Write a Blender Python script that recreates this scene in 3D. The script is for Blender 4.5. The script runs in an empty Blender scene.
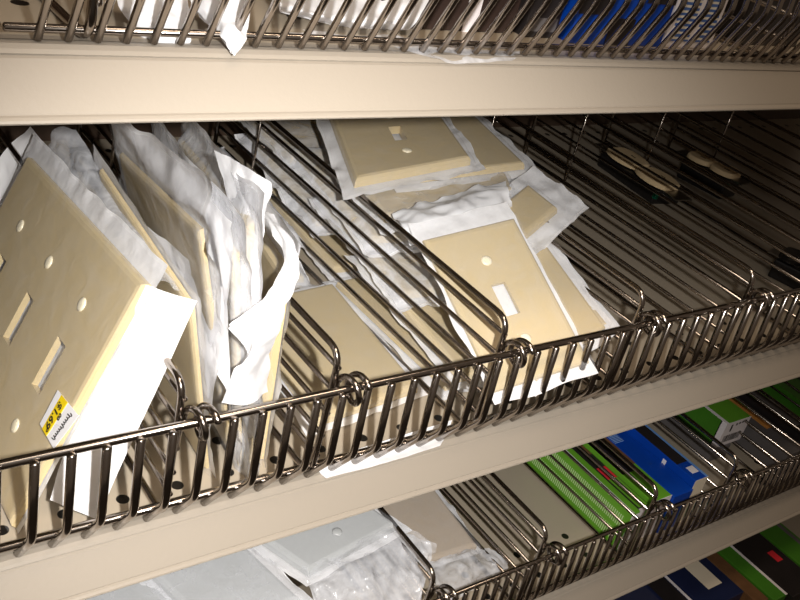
# Store shelving with wire fences and dividers, full of bagged wall plates.  Lengths below are in millimetres.
import bpy, bmesh, math, random
from mathutils import Vector, Matrix, noise
PI = math.pi
col = bpy.context.scene.collection
sc = bpy.context.scene
# ------------------------------------------------------------------ camera numbers (pin-hole, 800x600)
CAM = Vector((-114.79, -276.56, 308.75))
RR = Vector((0.79437209, -0.56280781, 0.22851772))
RD = Vector((-0.12616485, -0.5208711, -0.84426046))
RF = Vector((0.59418466, 0.64182605, -0.48477203))
_r = None
FPX = 984.17
ROWS = [(0.79437209, -0.56280781, 0.22851772), (-0.12616485, -0.5208711, -0.84426046), (0.59418466, 0.64182605, -0.48477203)]
RIGHT, DOWN, FWD = (Vector(r) for r in ROWS)
def ray(u, v): return RIGHT * ((u - 400) / FPX) + DOWN * ((v - 300) / FPX) + FWD
def at(u, v, x=None, y=None, z=None):
    d = ray(u, v)
    i, val = (0, x) if x is not None else (1, y) if y is not None else (2, z)
    return CAM + d * ((val - CAM[i]) / d[i])
SA, SC, SD = 207.6, -182.3, -365.0        # heights of the other shelves (the shelf in the middle is 0)
DK = 1.5                                   # deck height above the lip edge
# ------------------------------------------------------------------ materials
def mat(name):
    m = bpy.data.materials.new(name); m.use_nodes = True
    nt = m.node_tree; b = nt.nodes['Principled BSDF']
    return m, nt, b
def lin(c): return tuple(((x / 255) / 12.92 if x / 255 <= .04045 else ((x / 255 + .055) / 1.055) ** 2.4) for x in c) + (1,)
def simple(name, rgb, rough=.5, metal=0, nscale=40, namt=.06, bump=0, bscale=200, spec=.5, alpha=1, trans=0, coat=0):
    m, nt, b = mat(name)
    c = lin(rgb)
    n = nt.nodes.new('ShaderNodeTexNoise'); n.inputs['Scale'].default_value = nscale; n.inputs['Detail'].default_value = 4
    tc = nt.nodes.new('ShaderNodeTexCoord'); nt.links.new(tc.outputs['Object'], n.inputs['Vector'])
    mx = nt.nodes.new('ShaderNodeMix'); mx.data_type = 'RGBA'
    mx.inputs[6].default_value = tuple(x * (1 - namt) for x in c[:3]) + (1,)
    mx.inputs[7].default_value = tuple(min(1, x * (1 + namt)) for x in c[:3]) + (1,)
    nt.links.new(n.outputs['Fac'], mx.inputs[0]); nt.links.new(mx.outputs[2], b.inputs['Base Color'])
    b.inputs['Roughness'].default_value = rough; b.inputs['Metallic'].default_value = metal
    b.inputs['Specular IOR Level'].default_value = spec; b.inputs['Alpha'].default_value = alpha
    b.inputs['Coat Weight'].default_value = coat; b.inputs['Coat Roughness'].default_value = .1
    if bump:
        n2 = nt.nodes.new('ShaderNodeTexNoise'); n2.inputs['Scale'].default_value = bscale; n2.inputs['Detail'].default_value = 3
        nt.links.new(tc.outputs['Object'], n2.inputs['Vector'])
        bp = nt.nodes.new('ShaderNodeBump'); bp.inputs['Strength'].default_value = bump; bp.inputs['Distance'].default_value = .002
        nt.links.new(n2.outputs['Fac'], bp.inputs['Height']); nt.links.new(bp.outputs['Normal'], b.inputs['Normal'])
    return m
M = {}
M['paint'] = simple('beige_paint', (148, 139, 127), .42, nscale=6, namt=.03, bump=.05, bscale=500)
M['chrome'] = simple('chrome_wire', (166, 157, 149), .17, metal=1, nscale=300, namt=.05)
M['almond'] = simple('almond_plastic', (194, 175, 134), .32, nscale=8, namt=.03, spec=.4)
M['white_plate'] = simple('white_plastic', (184, 186, 186), .32, nscale=8, namt=.03)
M['tan_plate'] = simple('tan_plastic', (186, 170, 150), .35, nscale=8, namt=.03)
M['paper'] = simple('bag_paper', (250, 250, 253), .55, nscale=30, namt=.03, bump=.25, bscale=140)
M['poly'] = simple('white_poly_bag', (246, 247, 251), .25, nscale=20, namt=.04, bump=.3, bscale=90)
M['screw'] = simple('screw_paint', (236, 226, 198), .3)
M['screw_slot'] = simple('screw_slot', (70, 60, 45), .6)
M['back'] = simple('brown_hardboard', (70, 54, 42), .6, nscale=60, namt=.2)
M['floor'] = simple('floor_tile', (58, 50, 44), .4, nscale=4, namt=.1)
M['yellow'] = simple('sticker_yellow', (240, 210, 20), .45)
M['sticker'] = simple('sticker_white', (238, 238, 242), .45)
M['ink'] = simple('black_ink', (30, 26, 24), .6)
M['green'] = simple('green_card', (98, 158, 42), .35, nscale=60, namt=.12)
M['dgreen'] = simple('deep_green_card', (66, 122, 34), .35, nscale=60, namt=.15)
M['blue'] = simple('blue_card', (8, 62, 160), .3, nscale=50, namt=.15)
M['navy'] = simple('navy_card', (26, 34, 66), .35, nscale=50, namt=.2)
M['lblue'] = simple('light_blue_card', (96, 140, 200), .35)
M['white_card'] = simple('white_card', (228, 222, 224), .45)
M['cream_card'] = simple('cream_card', (224, 212, 190), .45)
M['black_card'] = simple('black_card', (38, 34, 34), .3, nscale=80, namt=.3)
M['grey_card'] = simple('grey_card', (96, 92, 92), .45, nscale=60, namt=.15)
M['brown_card'] = simple('brown_print', (104, 74, 48), .4, nscale=120, namt=.4)
M['red'] = simple('red_print', (214, 44, 56), .4)
M['orange'] = simple('orange_print', (205, 140, 70), .4, nscale=200, namt=.3)
M['ivory'] = simple('ivory_device', (226, 200, 158), .35)
M['steel'] = simple('zinc_strap', (150, 146, 140), .3, metal=1)
M['dark_body'] = simple('black_device_body', (24, 22, 22), .4)
M['green_screw'] = simple('green_screw', (16, 110, 84), .25, metal=.6)
M['dark_plastic'] = simple('dark_packs', (52, 40, 36), .25, nscale=60, namt=.3)
# a deck with rows of punched holes
def deck_material(ph):
    m, nt, b = mat('deck_punched_paint')
    b.inputs['Roughness'].default_value = .36
    tc = nt.nodes.new('ShaderNodeTexCoord'); sp = nt.nodes.new('ShaderNodeSeparateXYZ'); nt.links.new(tc.outputs['Object'], sp.inputs[0])
    def math_(op, a, bb=None, cc=None):
        n = nt.nodes.new('ShaderNodeMath'); n.operation = op
        for i, v in enumerate((a, bb, cc)):
            if v is None: continue
            if isinstance(v, (int, float)): n.inputs[i].default_value = v
            else: nt.links.new(v, n.inputs[i])
        return n.outputs[0]
    def wrap(pitch, phase):
        fx = math_('SUBTRACT', math_('FRACT', math_('MULTIPLY_ADD', sp.outputs['X'], 1000 / pitch, 100.0 - phase / pitch + .5)), .5)
        return math_('MULTIPLY', fx, pitch)
    y = math_('MULTIPLY', sp.outputs['Y'], 1000)
    res = None
    for yy, pitch, phase in ((20, 25.4, 20.6), (42, 50.8, ph), (366, 25.4, 20.6)):
        dx = wrap(pitch, phase)
        d = math_('SUBTRACT', y, yy)
        r = math_('SQRT', math_('ADD', math_('MULTIPLY', d, d), math_('MULTIPLY', dx, dx)))
        h = math_('LESS_THAN', r, 2.9)
        res = h if res is None else math_('MAXIMUM', res, h)
    n = nt.nodes.new('ShaderNodeTexNoise'); n.inputs['Scale'].default_value = 9; nt.links.new(tc.outputs['Object'], n.inputs['Vector'])
    a = lin((170, 158, 140))
    m0 = nt.nodes.new('ShaderNodeMix'); m0.data_type = 'RGBA'
    m0.inputs[6].default_value = tuple(x * .93 for x in a[:3]) + (1,); m0.inputs[7].default_value = a
    nt.links.new(n.outputs['Fac'], m0.inputs[0])
    m1 = nt.nodes.new('ShaderNodeMix'); m1.data_type = 'RGBA'; m1.inputs[7].default_value = (.008, .007, .006, 1)
    nt.links.new(res, m1.inputs[0]); nt.links.new(m0.outputs[2], m1.inputs[6]); nt.links.new(m1.outputs[2], b.inputs['Base Color'])
    return m
M['deck'] = deck_material(.8); M['deck_c'] = deck_material(18.2)
def film_material(name, alpha, rough=.12, tint=(240, 242, 248)):
    m, nt, b = mat(name)
    b.inputs['Base Color'].default_value = lin(tint); b.inputs['Roughness'].default_value = rough
    b.inputs['Specular IOR Level'].default_value = .6
    tc = nt.nodes.new('ShaderNodeTexCoord'); n = nt.nodes.new('ShaderNodeTexNoise'); n.inputs['Scale'].default_value = 70; n.inputs['Detail'].default_value = 4
    n.inputs['Distortion'].default_value = 1.5
    nt.links.new(tc.outputs['Object'], n.inputs['Vector'])
    bp = nt.nodes.new('ShaderNodeBump'); bp.inputs['Strength'].default_value = .35; bp.inputs['Distance'].default_value = .002
    nt.links.new(n.outputs['Fac'], bp.inputs['Height']); nt.links.new(bp.outputs['Normal'], b.inputs['Normal'])
    mr = nt.nodes.new('ShaderNodeMapRange'); mr.inputs[1].default_value = .3; mr.inputs[2].default_value = .75
    mr.inputs[3].default_value = alpha * .6; mr.inputs[4].default_value = alpha * 1.5
    nt.links.new(n.outputs['Fac'], mr.inputs[0]); nt.links.new(mr.outputs[0], b.inputs['Alpha'])
    return m
def make_translucent(m, f):
    nt = m.node_tree; b = nt.nodes['Principled BSDF']; out = nt.nodes['Material Output']
    t = nt.nodes.new('ShaderNodeBsdfTranslucent'); t.inputs[0].default_value = (.95, .95, .96, 1)
    mx = nt.nodes.new('ShaderNodeMixShader'); mx.inputs[0].default_value = f
    nt.links.new(b.outputs[0], mx.inputs[1]); nt.links.new(t.outputs[0], mx.inputs[2]); nt.links.new(mx.outputs[0], out.inputs[0])
for k_ in ('paper', 'poly'): make_translucent(M[k_], .3)
M['film'] = film_material('clear_sleeve_film', .1, .09)
M['hazy'] = film_material('hazy_sleeve_film', .24, .12)
M['milky'] = film_material('milky_sleeve_film', .42, .12)
def stripes_material(name, a, b_, scale, axis=0, duty=.5):
    m, nt, b = mat(name); b.inputs['Roughness'].default_value = .4
    tc = nt.nodes.new('ShaderNodeTexCoord'); mp = nt.nodes.new('ShaderNodeMapping'); nt.links.new(tc.outputs['Object'], mp.inputs[0])
    w = nt.nodes.new('ShaderNodeTexWave'); w.bands_direction = 'XYZ'[axis]; w.inputs['Scale'].default_value = scale; w.inputs['Distortion'].default_value = .6
    w.inputs['Detail Scale'].default_value = 3
    nt.links.new(mp.outputs[0], w.inputs['Vector'])
    r = nt.nodes.new('ShaderNodeValToRGB'); r.color_ramp.elements[0].position = duty - .06; r.color_ramp.elements[1].position = duty + .06
    r.color_ramp.elements[0].color = lin(a); r.color_ramp.elements[1].color = lin(b_)
    nt.links.new(w.outputs['Fac'], r.inputs[0]); nt.links.new(r.outputs[0], b.inputs['Base Color'])
    return m
# ------------------------------------------------------------------ mesh helpers
class MB:
    def __init__(s): s.v = []; s.f = []
    def add(s, vs, fs):
        o = len(s.v); s.v += [Vector(p) for p in vs]; s.f += [tuple(i + o for i in f) for f in fs]
    def tube(s, pts, r, n=10):
        pts = [Vector(p) for p in pts]; N = len(pts); rings = []; up = None
        pp = []
        for i, p in enumerate(pts):
            t = ((pts[min(i + 1, N - 1)] - pts[max(i - 1, 0)])).normalized()
            if up is None:
                up = t.orthogonal().normalized()
            else:
                up = (up - t * up.dot(t)).normalized()
            pp.append((p, t, up.copy()))
        # rounded ends
        def ring(p, t, u, rr): 
            b = t.cross(u); return [p + (u * math.cos(2 * PI * k / n) + b * math.sin(2 * PI * k / n)) * rr for k in range(n)]
        p, t, u = pp[0]; rings.append(ring(p - t * r * .35, t, u, r * .6))
        for p, t, u in pp: rings.append(ring(p, t, u, r))
        p, t, u = pp[-1]; rings.append(ring(p + t * r * .35, t, u, r * .6))
        vs = [q for rg in rings for q in rg]; fs = []
        for i in range(len(rings) - 1):
            for k in range(n): fs.append((i * n + k, i * n + (k + 1) % n, (i + 1) * n + (k + 1) % n, (i + 1) * n + k))
        fs.append(tuple(range(n))[::-1]); fs.append(tuple((len(rings) - 1) * n + k for k in range(n)))
        s.add(vs, fs)
    def hexa(s, b4, t4):
        s.add(list(b4) + list(t4), [(3, 2, 1, 0), (4, 5, 6, 7), (0, 1, 5, 4), (1, 2, 6, 5), (2, 3, 7, 6), (3, 0, 4, 7)])
    def grid(s, rows):
        R, Cn = len(rows), len(rows[0])
        s.add([p for r in rows for p in r], [(i * Cn + j, i * Cn + j + 1, (i + 1) * Cn + j + 1, (i + 1) * Cn + j) for i in range(R - 1) for j in range(Cn - 1)])
    def build(s, name, m, root, parent=None, smooth=False, bevel=0, segs=2):
        base = root['_b'] if root is not None else (0, 0, 0); base = Vector(base)
        me = bpy.data.meshes.new(name)
        me.from_pydata([(p - base) * .001 for p in s.v], [], s.f)
        bm = bmesh.new(); bm.from_mesh(me)
        if bevel:
            bmesh.ops.bevel(bm, geom=list(bm.edges), offset=bevel * .001, segments=segs, affect='EDGES', profile=.6)
        bmesh.ops.recalc_face_normals(bm, faces=bm.faces)
        bm.to_mesh(me); bm.free()
        if smooth:
            for p in me.polygons: p.use_smooth = True
        me.materials.append(m)
        o = bpy.data.objects.new(name, me); col.objects.link(o)
        if root is not None: o.parent = parent or root
        return o
ROOTS = []
def thing(name, label, cat, base, group=None):
    o = bpy.data.objects.new(name, None); col.objects.link(o); o.empty_display_size = .01
    o.location = Vector(base) * .001; o['_b'] = tuple(base); o['label'] = label; o['category'] = cat
    if group: o['group'] = group
    ROOTS.append(o); return o
def structure(name, mb, m, **k):
    o = mb.build(name, m, None, **k); o['kind'] = 'structure'; return o
def fillet(pts, r, seg=4):
    pts = [Vector(p) for p in pts]; out = [pts[0]]
    for a, b, c in zip(pts, pts[1:], pts[2:]):
        d1 = (a - b); d2 = (c - b); rr = min(r, d1.length * .49, d2.length * .49)
        p1 = b + d1.normalized() * rr; p2 = b + d2.normalized() * rr
        for i in range(seg + 1):
            t = i / seg; out.append(p1 * (1 - t) ** 2 + b * 2 * t * (1 - t) + p2 * t * t)
    out.append(pts[-1]); return out
def box_mb(x0, x1, y0, y1, z0, z1):
    mb = MB(); mb.hexa([(x0, y0, z0), (x1, y0, z0), (x1, y1, z0), (x0, y1, z0)], [(x0, y0, z1), (x1, y0, z1), (x1, y1, z1), (x0, y1, z1)]); return mb
def smooth01(t): t = max(0, min(1, t)); return t * t * (3 - 2 * t)
def ridged(p): return 1 - abs(noise.noise(p)) * 2
# ------------------------------------------------------------------ setting
XL, XR, YB = -420, 1150, 386
mb = box_mb(XL, XR, YB, YB + 12, -560, 700); structure('wall_back', mb, M['back'])
mb = box_mb(-1500, 2600, -2400, YB + 12, -580, -560); structure('floor', mb, M['floor'])
def shelf(zs, label):
    t = thing('gondola_shelf', label, 'shelf', (XL, 0, zs), 'beige gondola shelves')
    mb = MB(); mb.add([], [])
    mb = box_mb(XL, XR, 8, YB, zs - 20, zs + DK); mb.build('deck', M['deck_c' if zs < 0 else 'deck'], t)
    # the deck material counts holes in the thing's own frame: x from XL
    prof = [(12, DK), (8.2, 1.7), (5.4, 2.3), (2.8, 2.2), (1.0, 1.2), (.1, .1), (.5, -.5), (-.6, -1.0), (-9.9, -13.9), (-10.0, -14.4), (-11.0, -14.7),
            (-11.9, -15.3), (-12.2, -16.0), (-11.8, -16.6), (-9.5, -16.6), (-1, -10), (8, -14), (12, -14)]
    mb = MB(); rows = [[(x, y, zs + z) for (y, z) in prof] for x in (XL, XR)]; mb.grid(rows)
    mb.build('front_lip', M['paint'], t)
    return t
shelf(SA, 'topmost beige metal shelf, its front lip crossing the upper part of the photo')
shelf(0, 'beige metal shelf carrying the big bagged switch plates, second from the top')
shelf(SC, 'beige metal shelf carrying green and blue cartons, third from the top')
shelf(SD, 'lowest beige metal shelf, its dark cartons glimpsed in the bottom corner')
# ------------------------------------------------------------------ wire fences
def fence(zs, x0, x1, pitch, xph, label, bend=(-9.1, 22.6), rail=(3.4, 9.0), r=1.85):
    t = thing('wire_fence', label, 'shelf fence', (x0, 0, zs), 'chrome wire fences on the shelf fronts')
    zt = 58.3
    mb = MB(); mb.tube([(x0, -7 + r * 1.7, zs + zt), (x1, -7 + r * 1.7, zs + zt)], r * 1.05, 12); mb.build('top_rail', M['chrome'], t, smooth=True)
    mb = MB(); mb.tube([(x0, rail[0], zs + rail[1]), (x1, rail[0], zs + rail[1])], r, 12); mb.build('bottom_rail', M['chrome'], t, smooth=True)
    path = fillet([(0, 4.2, zs + 3.2), (0, bend[0], zs + bend[1]), (0, -7.4, zs + zt + .6)], 3.2, 4)
    k0 = math.ceil((x0 + 2 - xph) / pitch); first = None; k = k0
    while xph + k * pitch < x1 - 2:
        x = xph + k * pitch
        if first is None:
            mb = MB(); mb.tube([p + Vector((x, 0, 0)) for p in path], r); first = mb.build('upright_wire', M['chrome'], t, smooth=True); fx = x
        else:
            c = first.copy(); col.objects.link(c); c.parent = t; c.location = ((x - fx) * .001, 0, 0)
        k += 1
    return t
fence(0, -60, 760, 13.335, -16.7, 'tall chrome wire fence along the front of the big switch plates')
fence(SA, -28.8, 420, 8.89, -19.5 + 0.0, 'longer chrome wire fence in front of the white bags on the topmost shelf', (-9.0, 30), (4.6, 6.2), r=1.3)
fence(SA + .8, -190, -30.5, 8.89, -30.5 - 4.6, 'short end of chrome fence, cut off at the upper left edge of the photo', (-9.0, 30), (4.6, 6.2), r=1.3)
fence(SC, 150, 830, 8.89, 2.0, 'fine chrome wire fence in front of the green and blue cartons', (-9.0, 26), r=1.4)
# ------------------------------------------------------------------ dividers
def divider(x, zs, label, group, zt=75, yb=318, hook=True, x_hook=1):
    t = thing('wire_divider', label, 'shelf divider', (x, 2, zs), group)
    r = 1.6
    loop = [(x, yb, zs + DK + 2.2), (x, 2, zs + DK + 2.2), (x, 2, zs + zt), (x, yb, zs + zt), (x, yb, zs + DK + 3)]
    mb = MB(); mb.tube(fillet(loop, 9, 6), r, 12); mb.build('frame', M['chrome'], t, smooth=True)
    for z in (65.5, 53, 40, 27, 15):
        mb = MB(); mb.tube([(x + 2.2, 2.5, zs + z), (x + 2.2, yb - .5, zs + z)], 1.2, 8); mb.build('cross_wire', M['chrome'], t, smooth=True)
    mb = MB(); mb.tube([(x + .3, 262, zs + DK + 2.2), (x + .3, 262, zs + zt - .6)], 1.0, 8); mb.build('brace_wire', M['chrome'], t, smooth=True)
    if hook:
        pts = [(x + 1.5, 3.2, zs + 40), (x + 2, 3.6, zs + 50)]
        cy, cz = -4.6, zs + 58.3
        for i in range(0, 41):
            a = -.2 + i / 40 * (2.9 * PI); pts.append((x + 2.2 + 9.0 * i / 40, cy + 6.6 * math.cos(a), cz + 6.2 * math.sin(a)))
        mb = MB(); mb.tube(pts, 1.5, 10); mb.build('hook', M['chrome'], t, smooth=True)
    return t
GB, GC = 'chrome dividers on the switch plate shelf', 'chrome dividers on the carton shelf'
DX = [43, 117, 218, 324, 431, 540, 646, 752]
DL = ['chrome wire divider beside the big price-stickered plate, half hidden by bags', 'chrome wire divider in front of the tan plate lying in the second bin',
      'chrome wire divider standing against the big beige toggle plate, in the middle of the photo', 'chrome wire divider at the right edge of the beige plate pile',
      'chrome wire divider between the two empty bins right of the plate pile', 'chrome wire divider left of the grey outlet lying at the back',
      'chrome wire divider crossing in front of the grey outlet', 'chrome wire divider beyond the tan duplex outlet']
for x, l in zip(DX, DL): divider(x, 0, l, GB)
CX = [229, 324, 437, 535, 644, 750]
CLb = ['chrome wire divider between the white bagged plate and the tan bagged plate', 'chrome wire divider at the right of the empty striped bin, on the carton shelf',
       'chrome wire divider crossing in front of the green carton', 'chrome wire divider beside the blue cartons', 'chrome wire divider right of the barcode carton',
       'chrome wire divider beyond the dark cartons, at the right edge']
for x, l in zip(CX, CLb): divider(x, SC, l, GC)
divider(-5, SA, 'chrome wire divider on the topmost shelf, in the upper left corner', 'chrome dividers on the topmost shelf')
divider(352, SA, 'chrome wire divider right of the blue striped label, on the topmost shelf', 'chrome dividers on the topmost shelf')
# ------------------------------------------------------------------ bagged wall plates
def quad_map(c):
    BL, BR, TR, TL = (Vector(p) for p in c)
    def f(s, t): return (BL * (1 - s) + BR * s) * (1 - t) + (TL * (1 - s) + TR * s) * t
    n = ((BR - BL) + (TR - TL)).cross((TL - BL) + (TR - BR)).normalized()
    W = ((BR - BL).length + (TR - TL).length) / 2; H = ((TL - BL).length + (TR - BR).length) / 2
    return f, n, W, H
def plate_mb(c, n0, T, slots, bev=3.2):
    f, n, W, H = quad_map(c)
    q = lambda a, b, h: f(a / W, b / H) + n * (n0 + h)
    mb = MB()
    xs = sorted({bev, W - bev} | {cx + s * w / 2 for cx, cy, w, h in slots for s in (-1, 1)})
    ys = sorted({bev, H - bev} | {cy + s * h / 2 for cx, cy, w, h in slots for s in (-1, 1)})
    inslot = lambda a, b: any(abs(a - cx) < w / 2 and abs(b - cy) < h / 2 for cx, cy, w, h in slots)
    for i in range(len(xs) - 1):
        for j in range(len(ys) - 1):
            if inslot((xs[i] + xs[i + 1]) / 2, (ys[j] + ys[j + 1]) / 2): continue
            mb.add([q(xs[i], ys[j], T), q(xs[i + 1], ys[j], T), q(xs[i + 1], ys[j + 1], T), q(xs[i], ys[j + 1], T)], [(0, 1, 2, 3)])
    for cx, cy, w, h in slots:
        p = [(cx - w / 2, cy - h / 2), (cx + w / 2, cy - h / 2), (cx + w / 2, cy + h / 2), (cx - w / 2, cy + h / 2)]
        for a, b in zip(p, p[1:] + p[:1]):
            mb.add([q(*a, T), q(*b, T), q(*b, .6), q(*a, .6)], [(3, 2, 1, 0)])
    rings = [(bev, T), (bev * .45, T * .9), (bev * .1, T * .6), (0, 0)]
    def rr(d): return [(d, d), (W - d, d), (W - d, H - d), (d, H - d)]
    for (d0, h0), (d1, h1) in zip(rings, rings[1:]):
        A, B = rr(d0), rr(d1)
        for k in range(4):
            k2 = (k + 1) % 4
            mb.add([q(*A[k], h0), q(*B[k], h1), q(*B[k2], h1), q(*A[k2], h0)], [(0, 1, 2, 3)])
    mb.add([q(0, 0, 0), q(W, 0, 0), q(W, bev, 0), q(0, bev, 0)], [(3, 2, 1, 0)])
    return mb
def disc_mb(c, pos, n0, r, h=.9, slot=0):
    f, n, W, H = quad_map(c); P0 = f(pos[0] / W, pos[1] / H)
    u = (f(pos[0] / W + .01, pos[1] / H) - P0).normalized(); v = n.cross(u)
    mb = MB(); K = 20; rows = []
    for rad, hh in ((r, -.3), (r, h * .4), (r * .75, h * .8), (r * .35, h), (.01, h)):
        rows.append([P0 + n * (n0 + hh) + (u * math.cos(2 * PI * k / K) + v * math.sin(2 * PI * k / K)) * rad for k in range(K + 1)])
    mb.grid(rows)
    s = MB()
    a = PI * .3; d = u * math.cos(a) + v * math.sin(a); e = n.cross(d)
    b = P0 + n * (n0 + h - .25)
    s.hexa([b - d * r * .8 - e * .35, b + d * r * .8 - e * .35, b + d * r * .8 + e * .35, b - d * r * .8 + e * .35],
           [b + n * .4 - d * r * .8 - e * .35, b + n * .4 + d * r * .8 - e * .35, b + n * .4 + d * r * .8 + e * .35, b + n * .4 - d * r * .8 + e * .35])
    return mb, s
def sheet_mb(c, marg, n0, seed, amp_in, amp_out, T=0, step=2.6, freq=.035, ragged=2.0, curl=None, soft=6.0, aniso=1.0):
    """a bag wall: hugs the plate (rises by T over it), crumpled outside it"""
    f, n, W, H = quad_map(c); l, r, b, t = marg
    nu = max(8, int((W + l + r) / step)); nv = max(8, int((H + b + t) / step))
    nu = min(nu, 70); nv = min(nv, 70)
    off = Vector((seed * 7.31, seed * 3.77, seed * 1.93)); rows = []
    for j in range(nv + 1):
        row = []
        for i in range(nu + 1):
            s = -l + (W + l + r) * i / nu; q = -b + (H + b + t) * j / nv
            # ragged outline
            ej = noise.noise(Vector((s * .05, q * .05, 3)) + off) * ragged
            if i in (0, nu): s += ej * (1 if i else -1)
            if j in (0, nv): q += noise.noise(Vector((s * .05, 9, q * .05)) + off) * ragged
            ds = max(-s, s - W, 0); dq = max(-q, q - H, 0); d = math.hypot(ds, dq)
            k = smooth01(d / soft)
            p = Vector((s * freq * aniso, q * freq, 0)) + off
            wr = (ridged(p) - .55) * .55 + (ridged(p * 2.3 + Vector((5, 1, 2))) - .55) * .3 + noise.noise(p * 5.1) * .18
            h = n0 + T * (1 - k) + wr * (amp_in * (1 - k) + amp_out * k)
            if curl: h += curl(s / W, q / H, d)
            row.append(f(s / W, q / H) + n * h)
        rows.append(row)
    mb = MB(); mb.grid(rows); return mb
TOG = (10.4, 24.0)
PKG = 'bagged wall plates on the shelf'
def package(label, c, group, holes='toggle', gangs=1, marg=(10, 12, 10, 14), seed=1, plate='almond', T=5, amp=(.5, 3.0), film='film', paper='paper', screws=True, bot=None, curl=None, cat='wall plate', soft=6, aniso=1.0, freq=.035):
    f, n, W, H = quad_map(c)
    base = f(.5, .5) if bot is None else bot
    t = thing('bagged_wall_plate', label, cat, base, group)
    cxs = [W / 2] if gangs == 1 else [W / 2 + (i - (gangs - 1) / 2) * 46 * (W / (70 + 46 * (gangs - 1))) for i in range(gangs)]
    sk = H / 114
    slots = [(x, H / 2, TOG[0] * sk, TOG[1] * sk) for x in cxs] if holes == 'toggle' else [(x, H / 2, 33 * sk, 66 * sk) for x in cxs] if holes == 'rocker' else []
    w = plate_mb(c, .6, T, slots).build('wall_plate', M[plate], t)
    if screws:
        for x in cxs:
            for dy in ((-30, 30) if holes != 'rocker' else (-48, 48)):
                a, s = disc_mb(c, (x, H / 2 + dy * sk), T + .6, 3.1)
                so = a.build('screw', M['screw'], t, parent=w, smooth=True)
    sheet_mb(c, marg, 0, seed, .15, amp[1], 0, curl=curl, soft=soft, aniso=aniso, freq=freq).build('paper_backing', M[paper], t, smooth=True)
    m2 = tuple(max(2, x - 1.2) for x in marg)
    sheet_mb(c, m2, 1.3, seed, amp[0], amp[1], T + .2, curl=curl, soft=soft, aniso=aniso, freq=freq).build('plastic_sleeve', M[film], t, smooth=True)
    return t, w
def ext(a, b, L):  # point from a towards b at length L
    return a + (b - a).normalized() * L
V = Vector
# --- the big three-gang plate with the price sticker
o = V((-12.6, 18, 2.4)); U = V((.039, .991, -.131)); W_ = V((.449, .1, .888)); 
BF, TF, TB, BB = o, o + W_ * 114, o + W_ * 114 + U * 163, o + U * 163
big = (BB, BF, TF, TB)
def bigcurl(s, t, d): return 0
bp, bw = package('big three-switch beige wall plate with a yellow price sticker, leaning at the left edge', big, 'bagged plates standing in the left bins', gangs=3,
        marg=(12, 3, 2, 10), seed=11, amp=(1.0, 2.2), T=3.6, screws=True)
f, n, W, H = quad_map(big)
# folded paper header down the near end of that bag
def net(name, pts, m, root, parent=None, sub=8, amp=0, seed=0, freq=.05):
    """smooth surface through a grid of control points"""
    R, Cn = len(pts), len(pts[0])
    def cr(p0, p1, p2, p3, t): return .5 * ((2 * p1) + (p2 - p0) * t + (2 * p0 - 5 * p1 + 4 * p2 - p3) * t * t + (3 * p1 - p0 - 3 * p2 + p3) * t ** 3)
    def interp(L, sub):
        if len(L) < 2: return L
        E = [L[0] * 2 - L[1]] + list(L) + [L[-1] * 2 - L[-2]]; out = []
        for i in range(len(L) - 1):
            for k in range(sub): out.append(cr(E[i], E[i + 1], E[i + 2], E[i + 3], k / sub))
        out.append(L[-1]); return out
    rows = [interp([V(p) for p in r], sub) for r in pts]
    cols = [interp([r[j] for r in rows], sub) for j in range(len(rows[0]))]
    grid = [[cols[j][i] for j in range(len(cols))] for i in range(len(cols[0]))]
    if amp:
        off = V((seed * 3.3, seed * 1.7, seed))
        G = [[p.copy() for p in r] for r in grid]
        for i in range(len(grid)):
            for j in range(len(grid[0])):
                a = grid[min(i + 1, len(grid) - 1)][j] - grid[max(i - 1, 0)][j]; b = grid[i][min(j + 1, len(grid[0]) - 1)] - grid[i][max(j - 1, 0)]
                nn = a.cross(b)
                if nn.length > 1e-9:
                    p = grid[i][j] * freq + off
                    G[i][j] = grid[i][j] + nn.normalized() * amp * ((ridged(p) - .5) + .5 * (ridged(p * 2.4) - .5))
        grid = G
    mb = MB(); mb.grid(grid); return mb.build(name, m, root, parent, smooth=True)
net('header_card', [[at(146, 285, y=29), at(170, 293, y=24), at(197, 301, y=17)],
                    [at(107, 367, y=27), at(133, 374, y=21), at(160, 383, y=16)],
                    [at(65, 452, y=22), at(92, 462, y=16), at(119, 470, y=11)],
                    [at(50, 500, y=19), at(78, 512, y=13), at(98, 520, y=10)]], M['paper'], bp, amp=.5, seed=4)
# rolled clear film and paper end behind the plate
net('bag_end', [[at(-2, 232, y=196), at(20, 190, y=200), at(42, 142, y=204)], [at(-14, 180, y=215), at(5, 152, y=222), at(30, 126, y=226)]], M['paper'], bp, amp=1.5, seed=5)
net('film_roll', [[at(40, 160, y=192), at(92, 228, y=120), at(146, 286, y=36)], [at(55, 133, y=190), at(105, 200, y=118), at(165, 282, y=36)],
                  [at(75, 128, y=185), at(122, 200, y=112), at(180, 290, y=32)]], M['milky'], bp, amp=2.2, seed=6, freq=.07)
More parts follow.
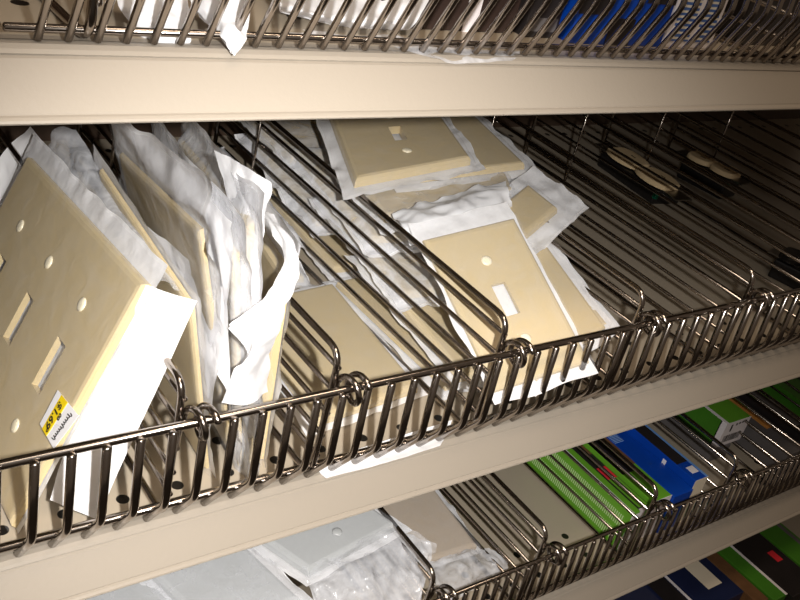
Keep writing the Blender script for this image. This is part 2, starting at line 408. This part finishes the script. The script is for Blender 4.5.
# sticker
def onbig(u, v, h=5.2):
    P0 = f(0, 0) + n * h; d = ray(u, v); return CAM + d * ((P0 - CAM).dot(n) / d.dot(n))
S = [onbig(40, 424), onbig(58, 390), onbig(79, 416), onbig(54, 449)]   # left, top, right, bottom
e1 = S[1] - S[0]; e2 = S[3] - S[0]
def spt(a, b, h=0): return S[0] * (1 - a) * (1 - b) + S[1] * a * (1 - b) + S[2] * a * b + S[3] * (1 - a) * b + n * h
def strip(b0, b1, h, a0=0, a1=1):
    mb = MB(); mb.hexa([spt(a0, b0, h), spt(a1, b0, h), spt(a1, b1, h), spt(a0, b1, h)], [spt(a0, b0, h + .15), spt(a1, b0, h + .15), spt(a1, b1, h + .15), spt(a0, b1, h + .15)]); return mb
st = strip(0, 1, 0).build('price_sticker', M['sticker'], bp)
strip(.20, .50, .16).build('yellow_band', M['yellow'], bp, parent=st)
def text(name, body, origin, xdir, ydir, size, m, root, parent):
    cu = bpy.data.curves.new(name, 'FONT'); cu.body = body; cu.size = size * .001; cu.extrude = .00006; cu.align_x = 'CENTER'; cu.align_y = 'CENTER'; cu.offset = .0001
    cu.materials.append(m)
    tmp = bpy.data.objects.new(name, cu); col.objects.link(tmp); bpy.context.view_layer.update()
    me = bpy.data.meshes.new_from_object(tmp.evaluated_get(bpy.context.evaluated_depsgraph_get())); bpy.data.objects.remove(tmp)
    ob = bpy.data.objects.new(name, me); col.objects.link(ob)
    x = xdir.normalized(); z = x.cross(ydir).normalized(); y = z.cross(x)
    base = V(root['_b'])
    mt = Matrix((x, y, z)).transposed().to_4x4(); mt.translation = (origin - base) * .001
    ob.parent = parent; ob.matrix_local = mt
    return ob
xd = spt(0, .3) - spt(1, .3); yd = spt(.5, 0) - spt(.5, 1)
yd = -yd
text('price_lettering', '$1.69', spt(.50, .34, .5), xd, yd, 5.4, M['ink'], bp, st)
text('price_lettering', '00', spt(.60, .53, .5), xd, yd, 3.0, M['ink'], bp, st)
text('price_lettering', 'o', spt(.12, .44, .5), xd, yd, 3.2, M['ink'], bp, st)
mb = MB(); pts = []
for i in range(90):
    q_ = i / 89; a = .88 - .74 * q_ + .018 * math.sin(i * .75 + 1.2); am = .075 if i < 9 or 40 < i < 47 or i > 82 else .038
    pts.append(spt(a, .78 + am * math.sin(i * .75), .45))
mb.tube(pts, .2, 5); mb.build('script_lettering', M['ink'], bp, parent=st)
# --- bags standing upright beside it
GS = 'bagged plates standing in the left bins'
def stand(label, tf, tb, bf, seed, **k):
    TFp, TBp, BFp = V(tf), V(tb), V(bf); BBp = BFp + (TBp - TFp)
    BBp.z = max(BBp.z, 2.5)
    return package(label, (BBp, BFp, TFp, TBp), GS, seed=seed, **k)
t1, w1 = stand('beige plate whose long thin top edge shows right behind the big stickered plate', at(196, 303, y=21), at(104, 168, y=135), (76, 24, 3), 21, holes='none', screws=False, marg=(14, 6, 2, 5), amp=(.8, 2.5), film='film', T=2.5, aniso=.4)
stand('wrinkled bag with a beige face glimpsed through crumpled film, second behind the stickered plate', at(205, 228, y=22), at(124, 152, y=140), (86, 22, 12), 22, holes='none', screws=False, marg=(22, 9, 2, 22), amp=(1.8, 6), film='hazy', T=2.5, aniso=.35, freq=.03)
t3, w3 = stand('bag with a narrow beige plate end visible between two white bags', at(241, 252, y=20), at(160, 150, y=145), (91, 20, 3), 23, holes='none', screws=False, marg=(18, 9, 2, 17), amp=(1.4, 6), film='milky', T=3, aniso=.3, freq=.025)
t4, w4 = stand('tall white bag edge with a ragged top corner sticking up by the upper lip', at(256, 222, y=22), at(185, 140, y=150), (97, 20, 3), 24, holes='none', screws=False, marg=(16, 10, 2, 15), amp=(1.2, 6), film='milky', T=3, aniso=.3, freq=.025)
t5, w5 = stand('bag with a torn folded white flap, furthest right of the standing bags', at(293, 270, y=21), at(225, 172, y=150), (103, 21, 3), 25, holes='none', screws=False, marg=(14, 5, 2, 12), amp=(1.0, 4), film='film', aniso=.4, freq=.028)
net('loose_paper', [[at(140, 220, y=92), at(180, 252, y=52), at(222, 288, y=13)], [at(165, 280, y=76), at(195, 320, y=40), at(224, 345, y=12)], [at(188, 350, y=60), at(200, 390, y=30), at(206, 425, y=11)]], M['paper'], t1, amp=1.2, seed=31)
net('loose_paper', [[at(168, 172, y=84), at(206, 196, y=44), at(234, 222, y=18)], [at(200, 245, y=52), at(217, 262, y=28), at(230, 276, y=13)], [at(210, 360, y=22), at(219, 375, y=14), at(230, 395, y=9)]], M['paper'], t3, amp=1.8, seed=32)
net('loose_paper', [[at(216, 150, y=66), at(246, 166, y=42), at(270, 182, y=26)], [at(228, 205, y=50), at(247, 218, y=32), at(266, 222, y=20)], [at(234, 320, y=26), at(244, 326, y=18), at(256, 322, y=12)]], M['paper'], t4, amp=1.8, seed=33)
# torn flap and loose front of that bag
net('torn_flap', [[at(228, 328, y=8), at(246, 352, y=7), at(233, 372, y=8), at(222, 405, y=10)],
                  [at(256, 309, y=8), at(258, 330, y=4), at(252, 360, y=4), at(244, 404, y=8)],
                  [at(292, 272, y=12), at(280, 322, y=7), at(272, 345, y=8), at(268, 392, y=12)]], M['paper'], t5, amp=2.0, seed=8)
net('bag_fold', [[at(262, 205, y=24), at(272, 232, y=16), at(286, 262, y=12), at(262, 300, y=9), at(230, 326, y=8)],
                 [at(274, 214, y=30), at(296, 245, y=20), at(299, 278, y=15), at(284, 308, y=10), at(252, 338, y=6)]], M['paper'], t5, amp=2.0, seed=9)
# --- plates lying flat in the bin between the second and third dividers
GL = 'bagged plates lying in the middle bins'
def flat(label, bl, br, tr, tl, seed, group=GL, **k): return package(label, (V(bl), V(br), V(tr), V(tl)), group, seed=seed, **k)
q1, qw = flat('tan-beige plate lying flat on the deck in front of the second divider', (138, 32, 4), (209, 40, 4), (219, 148, 5), (146, 140, 5), 31, holes='none', screws=False, marg=(6, 7, 4, 6), amp=(.8, 2))
net('bag_edge', [[at(318, 462, z=7), at(380, 442, z=7), at(452, 420, z=7)], [at(320, 472, z=3.4), at(384, 455, z=3.6), at(446, 436, z=3.4)], [at(326, 478, z=3.2), at(386, 463, z=3.2), at(440, 446, z=3.2)]], M['paper'], q1, amp=.5, seed=51)
flat('bagged plate lying in shadow behind the flat tan-beige plate', (140, 168, 4), (206, 160, 4), (212, 270, 6), (145, 276, 6), 32, holes='toggle', marg=(8, 8, 8, 8), amp=(1.2, 6), film='milky')
flat('bagged plate propped up on the shadowed plate, far back behind the wires', (150, 205, 16), (212, 190, 18), (214, 300, 26), (150, 310, 24), 33, holes='toggle', marg=(10, 6, 10, 10), amp=(1.2, 7), film='milky')
# --- the pile between third and fourth dividers
flat('lowest plate of the pile, a beige strip behind the third divider', (226, 36, 4), (292, 44, 4), (284, 154, 6), (222, 148, 6), 41, holes='none', screws=False, marg=(5, 8, 6, 8), amp=(.8, 3))
flat('beige plate askew low in the pile, its white-edged bag behind the wires', (228, 30, 14), (300, 26, 16), (308, 136, 26), (232, 144, 26), 42, holes='none', screws=False, marg=(5, 8, 6, 8), amp=(.8, 3))
flat('beige plate in the dark back half of the pile, under the crumpled bag', (226, 160, 8), (300, 156, 8), (304, 270, 14), (230, 274, 14), 43, holes='none', screws=False, marg=(5, 8, 8, 8), amp=(.8, 5))
flat('beige plate with a ragged white bag edge, deep in the pile behind the third divider', (228, 92, 30), (296, 84, 32), (302, 190, 40), (234, 198, 38), 51, holes='none', screws=False, marg=(7, 6, 10, 8), amp=(1.0, 6), film='milky')
flat('crumpled bagged plate far back in the pile, seen between the dark wires', (228, 190, 26), (298, 178, 30), (304, 290, 40), (236, 302, 36), 52, holes='none', screws=False, marg=(8, 6, 12, 8), amp=(1.2, 7), film='milky')
flat('bagged plate high in the back of the pile, white edge under the topmost plate', (226, 130, 46), (296, 120, 50), (304, 226, 58), (232, 238, 54), 53, holes='none', screws=False, marg=(6, 6, 12, 8), amp=(1.2, 6), film='milky')
flat('bagged plate at the very back of the pile under the upper shelf', (226, 230, 52), (296, 224, 54), (300, 330, 56), (230, 334, 54), 54, holes='none', screws=False, marg=(6, 6, 10, 8), amp=(1.2, 6), film='milky')
t6, w6 = flat('crumpled shiny bag with a beige plate, under the topmost plate at the back', at(384, 224, z=62), at(512, 196, z=74), at(492, 150, z=72), at(340, 168, z=62), 46, holes='none', screws=False, marg=(8, 10, 14, 6), amp=(2.0, 6), film='hazy', freq=.045)
flat('small beige plate corner on a white bag hanging over the fourth divider', at(503, 260, z=64), at(557, 214, z=79), at(527, 190, z=80), at(474, 232, z=66), 45, holes='none', screws=False, marg=(8, 25, 13, 12), amp=(.5, 3.5), film='film')
flat('blank beige plate corner under the big toggle plate, its bag edge white and lacy', at(535, 384, z=28), at(607, 329, z=45), at(516, 212, z=64), at(440, 250, z=48), 47, holes='none', screws=False, marg=(5, 9, 5, 8), amp=(.4, 1.6), T=4)
k = .85
def toward(p, k): return CAM + (V(p) - CAM) * k
flat('blank beige plate corner under the big toggle plate, its bag edge white and lacy', at(535, 384, z=33), at(604, 331, z=47), at(528, 226, z=67), at(452, 262, z=56), 47, holes='none', screws=False, marg=(5, 9, 5, 6), amp=(.4, 1.6), T=4)
c1 = [toward(p, k) for p in ((283.7, 49.7, -20.2), (351.1, 39.4, -4.3), (355, 142.1, 45.1), (287.7, 152.4, 29.1))]
flat('big beige toggle switch plate on top of the pile by the third divider', *c1, 48, marg=(3, 3, 7, 13), amp=(.3, 2.4), T=3)
flat('wide beige plate under the topmost one, its crimped bag edge at the right', at(402, 186, z=72), at(524, 170, z=80), at(468, 116, z=80), at(356, 116, z=74), 44, holes='none', screws=False, marg=(6, 13, 7, 8), amp=(.5, 2.5))
flat('topmost beige plate at the back of the pile, slot and screw under the lip', at(354, 189, z=78), at(470, 166, z=88), at(432, 112, z=88), at(326, 112, z=82), 49, holes='toggle', marg=(9, 11, 9, 8), amp=(.6, 3.0), T=6)
net('crumpled_film', [[at(392, 214, z=72), at(450, 194, z=80), at(506, 180, z=86)], [at(402, 228, z=72), at(455, 211, z=82), at(508, 193, z=86)], [at(410, 246, z=64), at(462, 230, z=72), at(514, 211, z=76)]], M['poly'], t6, sub=14, amp=3.2, seed=41, freq=.045)
# ------------------------------------------------------------------ loose outlets on the right
def outlet(label, p, q, wdt, z, face, seed):
    """duplex outlet lying on its back; p, q = the ends of its long axis"""
    p, q = V(p), V(q); p.z = q.z = z; d = (q - p).normalized(); e = V((-d.y, d.x, 0)); L = (q - p).length; m_ = (p + q) / 2
    t = thing('duplex_outlet', label, 'electrical outlet', (m_.x, m_.y, DK), 'loose outlets in the right bins')
    def bx(a0, a1, b0, b1, z0, z1):
        mb = MB(); P_ = [m_ + d * a + e * b for a, b in ((a0, b0), (a1, b0), (a1, b1), (a0, b1))]
        mb.hexa([V((r.x, r.y, z0)) for r in P_], [V((r.x, r.y, z1)) for r in P_]); return mb
    bx(-L * .34, L * .34, -wdt * .5, wdt * .5, DK + .3, z - 4).build('body', M['dark_body'], t, bevel=1.5)
    bx(-L / 2, L / 2, -wdt * .3, wdt * .3, z - 4, z - 2.6).build('strap', M['steel'], t)
    for s in (-1, 1):
        mb = MB(); K = 24; ring = []
        cc = m_ + d * (s * L * .18)
        for i in range(K):
            a = 2 * PI * i / K; x = max(-.78, min(.78, math.cos(a))); ring.append((x * L * .17 / .78, math.sin(a) * wdt * .48))
        rows = []
        for sc_, zz in ((1, z - 2.6), (1, z + 1.2), (.94, z + 2), (.02, z + 2.1)):
            rows.append([V((0, 0, zz)) + V(((cc + d * a * sc_ + e * b * sc_).x, (cc + d * a * sc_ + e * b * sc_).y, 0)) for a, b in ring + ring[:1]])
        mb.grid(rows); fo = mb.build('outlet_face', M[face], t)
        for a0, b0 in ((-2, -4), (-2, 4)):
            mb = MB(); P_ = [cc + d * (a0 + a) + e * (b0 + b) for a, b in ((-3, -.6), (3, -.6), (3, .6), (-3, .6))]
            mb.hexa([V((r.x, r.y, z + 1.9)) for r in P_], [V((r.x, r.y, z + 2.3)) for r in P_]); mb.build('slot', M['dark_body'], t, parent=fo)
    mb = MB(); cc = m_ - d * L * .36 + e * wdt * .55
    mb.tube([V((cc.x, cc.y, z - 9)), V((cc.x, cc.y, z - 6))], 3, 12); mb.build('ground_screw', M['green_screw'], t, smooth=True)
    return t
outlet('tan duplex outlet with a black body, lying in the bin at the far right', at(748, 180, z=27), at(683, 147, z=27), 29, 26, 'ivory', 1)
outlet('greyish duplex outlet lying behind the wires, beside the white bag overhang', at(686, 196, z=20), at(604, 140, z=20), 34, 19, 'ivory', 2)
outlet('duplex outlet with a green ground screw, near the fence at the right edge', at(838, 275, z=24), at(775, 244, z=24), 30, 22, 'dark_body', 3)
# ------------------------------------------------------------------ cartons
def carton(label, x0, x1, y0, y1, z0, z1, m, group, end=None, top=None, cat='carton', name='carton', panels=(), skew=0):
    """box lying with its small end to the front; panels: (face, a0, a1, b0, b1, material, partname)"""
    t = thing(name, label, cat, ((x0 + x1) / 2, (y0 + y1) / 2, z0), group)
    mb = MB(); s = lambda y: skew * (y - y0)
    mb.hexa([(x0, y0, z0), (x1, y0, z0), (x1 + s(y1), y1, z0), (x0 + s(y1), y1, z0)], [(x0, y0, z1), (x1, y0, z1), (x1 + s(y1), y1, z1), (x0 + s(y1), y1, z1)])
    mb.build('carton_body', M[m], t, bevel=.8)
    def panel(face, a0, a1, b0, b1, mm, nm, parent=None):
        h = .25; mb = MB()
        X = lambda a, y: x0 + (x1 - x0) * a + s(y)
        Y = lambda b: y0 + (y1 - y0) * b
        Z = lambda b: z0 + (z1 - z0) * b
        if face == 'top':
            p = [(X(a, Y(b)), Y(b)) for a, b in ((a0, b0), (a1, b0), (a1, b1), (a0, b1))]
            mb.hexa([(x, y, z1 - .05) for x, y in p], [(x, y, z1 + h) for x, y in p])
        elif face == 'end':
            p = [(X(a, y0), Z(b)) for a, b in ((a0, b0), (a1, b0), (a1, b1), (a0, b1))]
            mb.hexa([(x, y0 + .05, z) for x, z in p], [(x, y0 - h, z) for x, z in p])
        else:
            p = [(Y(a), Z(b)) for a, b in ((a0, b0), (a1, b0), (a1, b1), (a0, b1))]
            mb.hexa([(x0 + s(y) + .05, y, z) for y, z in p], [(x0 + s(y) - h, y, z) for y, z in p])
        return mb.build(nm, mm if not isinstance(mm, str) else M[mm], t, parent=parent)
    t['_b'] = ((x0 + x1) / 2, (y0 + y1) / 2, z0)
    out = [panel(*p) for p in panels]
    return t, panel
txt_w = stripes_material('pale_print_on_green', (100, 158, 44), (190, 214, 160), 160, 1, .62)
txt_b = stripes_material('pale_print_on_blue', (8, 62, 160), (150, 186, 232), 200, 1, .6)
strp = stripes_material('blue_white_label', (226, 220, 206), (70, 104, 168), 120, 2, .45)
GCt = 'cartons on the third shelf'
zc = SC + DK
carton('tall green carton with pale print along its side, first right of the bare bin', 440, 449, 14, 190, zc, zc + 38, 'green', GCt,
       panels=(('side', .03, .95, .14, .40, txt_w, 'printed_panel'), ('side', .03, .95, .52, .80, txt_w, 'printed_panel'), ('top', 0, .22, 0, 1, 'white_card', 'white_edge'), ('end', .05, .95, .05, .95, 'white_card', 'end_label')))
carton('dark carton with a red square and brown picture, between two green cartons', 450.5, 463, 18, 190, zc, zc + 37, 'black_card', GCt,
       panels=(('top', .1, .9, 0, .19, 'green', 'green_panel'), ('top', .1, .9, .19, .27, 'red', 'red_panel'), ('top', .45, .92, .36, .6, 'brown_card', 'picture_panel'), ('end', .05, .95, .05, .95, 'white_card', 'end_label')))
carton('green-topped carton with a white end beside the divider ring', 464.5, 487.5, 16, 180, zc, zc + 40, 'green', GCt,
       panels=(('end', .0, 1, .0, 1, 'white_card', 'end_label'), ('top', .0, .7, .2, 1, 'black_card', 'dark_panel'), ('top', .75, .98, .24, .6, 'brown_card', 'picture_panel')))
carton('broad bright blue carton with small pale print, middle of the third shelf', 489, 513, 14, 200, zc, zc + 39, 'blue', GCt,
       panels=(('top', .05, .5, .36, .6, txt_b, 'printed_panel'),))
carton('blue carton with a dark window and white label, cream end to the fence', 514, 530, 16, 200, zc, zc + 46, 'blue', GCt,
       panels=(('top', .02, .84, .11, .46, 'black_card', 'dark_window'), ('top', .3, .8, .04, .08, 'white_card', 'white_label'), ('side', .16, .18, .78, .92, 'white_card', 'white_dot'), ('end', 0, 1, 0, 1, 'cream_card', 'end_label'), ('top', .86, 1, 0, 1, 'lblue', 'blue_edge')))
carton('thin black carton right of the blue carton with a window', 540, 556, 30, 200, zc, zc + 24, 'black_card', GCt)
carton('low dark carton lying under the barcode carton', 612, 640, 60, 200, zc, zc + 14, 'grey_card', GCt)
bc, pn = carton('green carton with a white barcode end, raised above the others', 618, 655, 62, 160, zc + 14.2, zc + 41, 'green', GCt,
       panels=(('side', .05, 1, 0, 1, 'dgreen', 'side_panel'), ('side', 0, .06, 0, 1, 'white_card', 'white_edge'), ('top', 0, .1, 0, 1, 'white_card', 'white_edge')))
ep = pn('end', 0, 1, 0, 1, 'white_card', 'end_label')
mb = MB(); rnd = random.Random(4); a = .14
while a < .82:
    w_ = rnd.choice((.012, .02, .03)); x0, x1 = 618 + 37 * a, 618 + 37 * (a + w_)
    z0 = zc + 14.2
    mb.hexa([(x0, 61.9, z0 + 4), (x1, 61.9, z0 + 4), (x1, 61.9, z0 + 12), (x0, 61.9, z0 + 12)], [(x0, 61.6, z0 + 4), (x1, 61.6, z0 + 4), (x1, 61.6, z0 + 12), (x0, 61.6, z0 + 12)]); a += w_ + rnd.choice((.012, .02, .028))
mb.build('barcode', M['ink'], bc, parent=ep)
mb = MB()
for i, (a, b) in enumerate(((.26, .60), (.26, .70), (.25, .80), (.44, .80), (.56, .81), (.68, .82), (.80, .83))):
    x0, z0 = 618 + 37 * a, zc + 14.2 + 26.8 * b
    mb.hexa([(x0, 61.9, z0), (x0 + 2.4, 61.9, z0), (x0 + 2.4, 61.9, z0 + 2.4), (x0, 61.9, z0 + 2.4)], [(x0, 61.6, z0), (x0 + 2.4, 61.6, z0), (x0 + 2.4, 61.6, z0 + 2.4), (x0, 61.6, z0 + 2.4)])
mb.build('small_print', M['ink'], bc, parent=ep)
carton('dark grey carton with an orange picture, right of the barcode carton', 664, 694, 20, 190, zc, zc + 26, 'grey_card', GCt,
       panels=(('top', .5, .85, .2, .5, 'orange', 'picture_panel'), ('top', .1, .95, .6, .95, 'black_card', 'dark_panel')))
carton('black carton standing right of the carton with an orange picture', 697, 720, 24, 190, zc, zc + 34, 'black_card', GCt, panels=(('top', .1, .5, .1, .5, 'grey_card', 'grey_panel'),))
carton('olive green carton at the right edge of the third shelf', 754, 800, 30, 190, zc, zc + 30, 'dgreen', GCt, panels=(('top', .8, 1, 0, 1, 'grey_card', 'grey_edge'),))
# lowest shelf
GD = 'cartons on the lowest shelf'
zd = SD + DK
carton('navy carton with a white edge, first in the bottom corner', 575, 606, -4, 140, zd, zd + 58, 'navy', GD, panels=(('top', .9, 1, 0, 1, 'white_card', 'white_edge'), ('top', .1, .85, .1, .7, 'black_card', 'dark_panel')))
carton('navy carton with a pale label, in the bottom corner', 609, 668, -4, 140, zd, zd + 58, 'navy', GD, panels=(('top', .42, .78, .12, .38, 'cream_card', 'pale_label'), ('top', .1, .8, .5, .9, 'black_card', 'dark_panel')))
carton('brown carton beside the navy carton with a pale label', 671, 688, -20, 140, zd, zd + 56, 'brown_card', GD)
carton('green carton with a pale edge, in the bottom corner', 690, 712, -25, 140, zd, zd + 57, 'dgreen', GD, panels=(('top', .85, 1, 0, 1, 'white_card', 'white_edge'),))
carton('black carton with orange and red print, in the bottom corner', 714, 760, -30, 140, zd, zd + 57, 'black_card', GD, panels=(('top', .6, .8, .22, .3, 'red', 'red_panel'), ('top', .3, .7, .5, .8, 'brown_card', 'picture_panel')))
carton('green and dark carton at the extreme bottom right corner', 763, 800, -20, 140, zd, zd + 57, 'dgreen', GD, panels=(('top', .75, .9, 0, 1, 'grey_card', 'grey_edge'),))
# ------------------------------------------------------------------ bagged plates on the third shelf
GT = 'bagged plates on the third shelf'
wt, ww = flat('white plate in a glossy bag crumpled at its front, under the lip above', at(308, 578, z=SC + 66), at(396, 531, z=SC + 70), at(262, 436, z=SC + 68), at(178, 487, z=SC + 64), 61, group=GT, plate='white_plate', holes='none', screws=False, marg=(7, 9, 5, 8), amp=(.35, 3), film='film', T=6)
wc = (at(308, 578, z=SC + 66), at(396, 531, z=SC + 70), at(262, 436, z=SC + 68), at(178, 487, z=SC + 64))
disc_mb(wc, (quad_map(wc)[2] * .5, quad_map(wc)[3] * .13), 7.6, 3.1)[0].build('screw', M['white_plate'], wt, parent=ww, smooth=True)
net('crumpled_end', [[at(300, 570, z=SC + 71), at(345, 550, z=SC + 75), at(396, 525, z=SC + 77), at(432, 540, z=SC + 74)],
                     [at(312, 588, z=SC + 68), at(356, 572, z=SC + 76), at(404, 550, z=SC + 72), at(436, 546, z=SC + 70)],
                     [at(322, 612, z=SC + 60), at(366, 600, z=SC + 66), at(410, 580, z=SC + 64), at(426, 566, z=SC + 64)],
                     [at(330, 640, z=SC + 52), at(372, 632, z=SC + 55), at(408, 618, z=SC + 56), at(420, 604, z=SC + 58)]], M['hazy'], wt, sub=14, amp=4.2, seed=13, freq=.06)
net('crumpled_back', [[at(302, 574, z=SC + 64), at(345, 556, z=SC + 66), at(392, 532, z=SC + 67), at(428, 542, z=SC + 66)],
                     [at(312, 592, z=SC + 60), at(356, 576, z=SC + 66), at(402, 554, z=SC + 64), at(432, 550, z=SC + 63)],
                     [at(324, 640, z=SC + 42), at(372, 630, z=SC + 46), at(406, 616, z=SC + 48), at(420, 600, z=SC + 50)]], M['milky'], wt, sub=12, amp=3.0, seed=14, freq=.05)
tt, tw = flat('tan plate in a clear bag beside the empty striped bin', at(408, 572, z=SC + 12), at(476, 550, z=SC + 12), at(420, 476, z=SC + 14), at(350, 492, z=SC + 14), 62, group=GT, plate='tan_plate', holes='none', screws=False, marg=(6, 7, 4, 8), amp=(.6, 3), film='film', T=5)
net('crumpled_end', [[at(425, 562, z=SC + 18), at(450, 556, z=SC + 19), at(482, 546, z=SC + 18), at(508, 562, z=SC + 14)],
                     [at(432, 584, z=SC + 16), at(458, 572, z=SC + 20), at(486, 562, z=SC + 17), at(506, 570, z=SC + 12)],
                     [at(440, 606, z=SC + 6), at(466, 594, z=SC + 9), at(486, 580, z=SC + 8), at(500, 576, z=SC + 7)]], M['milky'], tt, sub=12, amp=3, seed=15, freq=.07)
flat('pale bagged plate at the bottom edge, beside the glossy white bagged plate', at(212, 640, z=SC + 60), at(300, 604, z=SC + 64), at(216, 524, z=SC + 62), at(128, 556, z=SC + 60), 63, group=GT, plate='white_plate', holes='none', screws=False, marg=(6, 8, 6, 8), amp=(1.2, 4), film='hazy', T=5)
flat('pale bagged plate at the very bottom left, half outside the photo', at(100, 660, z=SC + 54), at(205, 625, z=SC + 54), at(170, 540, z=SC + 54), at(60, 575, z=SC + 54), 64, group=GT, plate='white_plate', holes='none', screws=False, marg=(6, 6, 6, 8), amp=(1.2, 4), film='hazy', T=5)
# ------------------------------------------------------------------ things on the topmost shelf
GA = 'bags on the topmost shelf'
za = SA + DK
def bag(label, pts, m, seed, amp=2.0, mat2=None, cat='plastic bag', name='plastic_bag', thick=4, group=GA):
    """soft pack: front and back walls joined round the rim"""
    base = pts[0][0]
    t = thing(name, label, cat, base, group)
    net('bag_front', pts, m, t, amp=amp, seed=seed, freq=.07)
    back = [[V(p) + FWD * thick * (1.0 if 0 < i < len(pts) - 1 else .4) + V((0, 2, 0)) for p in r] for i, r in enumerate(pts)]
    net('bag_back', back, mat2 or m, t, amp=amp * .6, seed=seed + 1, freq=.07)
    return t
A_ = lambda u, v, y: at(u, v, y=y)
bag('white poly bag drooping below the fence rail, leftmost on the topmost shelf', [[A_(104, -40, 30), A_(150, -42, 28), A_(188, -40, 30)], [A_(118, 2, 22), A_(152, 0, 16), A_(186, 2, 18)], [A_(134, 28, 16), A_(160, 26, 10), A_(188, 30, 12)], [A_(148, 42, 13), A_(168, 47, 8), A_(186, 44, 10)]], M['poly'], 71, 3)
bag('white bag with a pointed corner poking through the fence over the lip', [[A_(176, -40, 30), A_(215, -42, 26), A_(252, -40, 24)], [A_(192, 4, 20), A_(222, 2, 10), A_(250, 4, 10)], [A_(214, 28, 8), A_(233, 34, -1), A_(249, 26, 2)], [A_(226, 42, 0), A_(235, 55, -5), A_(247, 38, -1)]], M['poly'], 73, 2)
t = bag('thick folded white bag lying level behind the fence', [[A_(270, -40, 60), A_(350, -40, 60), A_(440, -45, 60)], [A_(276, -4, 34), A_(352, 6, 32), A_(432, -6, 34)], [A_(280, 6, 26), A_(352, 22, 24), A_(412, 24, 26)], [A_(292, 10, 34), A_(352, 26, 32), A_(400, 27, 34)]], M['poly'], 75, 2, thick=10)
bag('flat white bag lying under the thick folded white bag', [[A_(250, 24, 40), A_(320, 24, 44), A_(400, 28, 44)], [A_(252, 32, 22), A_(320, 34, 24), A_(404, 36, 24)], [A_(254, 37, 16), A_(320, 38, 16), A_(402, 38, 18)]], M['poly'], 77, 1.2, thick=3)
# dark packs
def pack(label, x0, x1, y0, y1, z0, z1, m, panels=(), cat='pack', skew=0): return carton(label, x0, x1, y0, y1, z0, z1, m, 'packs on the topmost shelf', panels=panels, cat=cat, name='boxed_pack', skew=skew)
pack('dark brown pack with a white strap, behind the fence of the topmost shelf', 122, 196, 34, 190, za, za + 34, 'dark_plastic', (('end', .60, .70, 0, 1, 'white_card', 'white_strap'), ('top', .60, .70, 0, 1, 'white_card', 'white_strap')))
t = thing('film_wrapper', 'clear film wrapper with white corner draped on the lip of the topmost shelf', 'plastic wrapper', (130, 2, SA + 3))
net('film', [[at(393, 46, y=8), at(440, 48, y=9), at(520, 52, y=10)], [at(420, 55, y=2), at(460, 56, y=3), at(518, 57, y=4)], [at(440, 60, y=-1), at(455, 64, y=-1), at(512, 61, y=0)]], M['milky'], t, amp=.8, seed=3)
pack('bright blue pack with black shapes, behind the fence on the topmost shelf', 222, 286, 24, 170, za, za + 46, 'blue', (('end', 0, .3, .3, .8, 'black_card', 'dark_print'), ('end', .36, .62, 0, .28, 'black_card', 'dark_print'), ('end', .68, 1, .45, .6, 'black_card', 'dark_print')))
pack('pack with a blue and white striped label, right of the bright blue pack', 288, 326, 24, 170, za, za + 46, 'white_card', (('end', .08, .46, .08, 1, strp, 'striped_label'), ('end', .58, .92, .08, 1, strp, 'striped_label')))
pack('small dark pack with shiny blisters, left of the bright blue pack', 199, 219, 30, 150, za, za + 30, 'black_card', (('end', .1, .9, .1, .3, 'grey_card', 'blister'),))
pack('dark pack at the right end of the topmost shelf', 360, 420, 34, 190, za, za + 50, 'black_card', (('end', .1, .5, .5, .9, 'brown_card', 'brown_print'),))
# ------------------------------------------------------------------ light
def area(name, loc, size, energy, colr, target, sy=None):
    l = bpy.data.lights.new(name, 'AREA'); l.energy = energy; l.color = colr; l.shape = 'RECTANGLE'; l.size = size; l.size_y = sy or size
    o = bpy.data.objects.new(name, l); col.objects.link(o); o.location = V(loc) * .001
    o.rotation_euler = (V(target) - V(loc)).to_track_quat('-Z', 'Y').to_euler(); return o
area('ceiling_lamp', (0, -420, 1500), .9, 6.0, (1, .80, .61), (0, -60, 0), .25)
area('ceiling_lamp', (-700, -900, 1700), 1.2, 4, (1, .86, .70), (0, 0, 0), .25)
fl = bpy.data.lights.new('camera_flash', 'SPOT'); fl.energy = 15; fl.shadow_soft_size = .006; fl.color = (1, .97, .93); fl.spot_size = math.radians(68); fl.spot_blend = 1
fo = bpy.data.objects.new('camera_flash', fl); col.objects.link(fo); fpos = CAM + RIGHT * 50 - DOWN * 6 + FWD * 4
fo.location = fpos * .001; fo.rotation_euler = (at(330, 420, y=40) - fpos).to_track_quat('-Z', 'Y').to_euler()
w = bpy.data.worlds.new('World'); sc.world = w; w.use_nodes = True
bg = w.node_tree.nodes['Background']; bg.inputs[0].default_value = (1.0, .76, .56, 1); bg.inputs[1].default_value = .085
# ------------------------------------------------------------------ camera
cam = bpy.data.cameras.new('Camera'); cam.sensor_width = 36; cam.lens = FPX / 800 * 36; cam.clip_start = .01; cam.clip_end = 20
co = bpy.data.objects.new('Camera', cam); col.objects.link(co)
mt = Matrix((RIGHT, -DOWN, -FWD)).transposed().to_4x4(); mt.translation = CAM * .001
co.matrix_world = mt; sc.camera = co
sc.view_settings.view_transform = 'Standard'; sc.view_settings.look = 'None'; sc.view_settings.exposure = .34; sc.view_settings.gamma = 1; sc.view_settings.use_curve_mapping = False
for o in ROOTS:
    if '_b' in o: del o['_b']
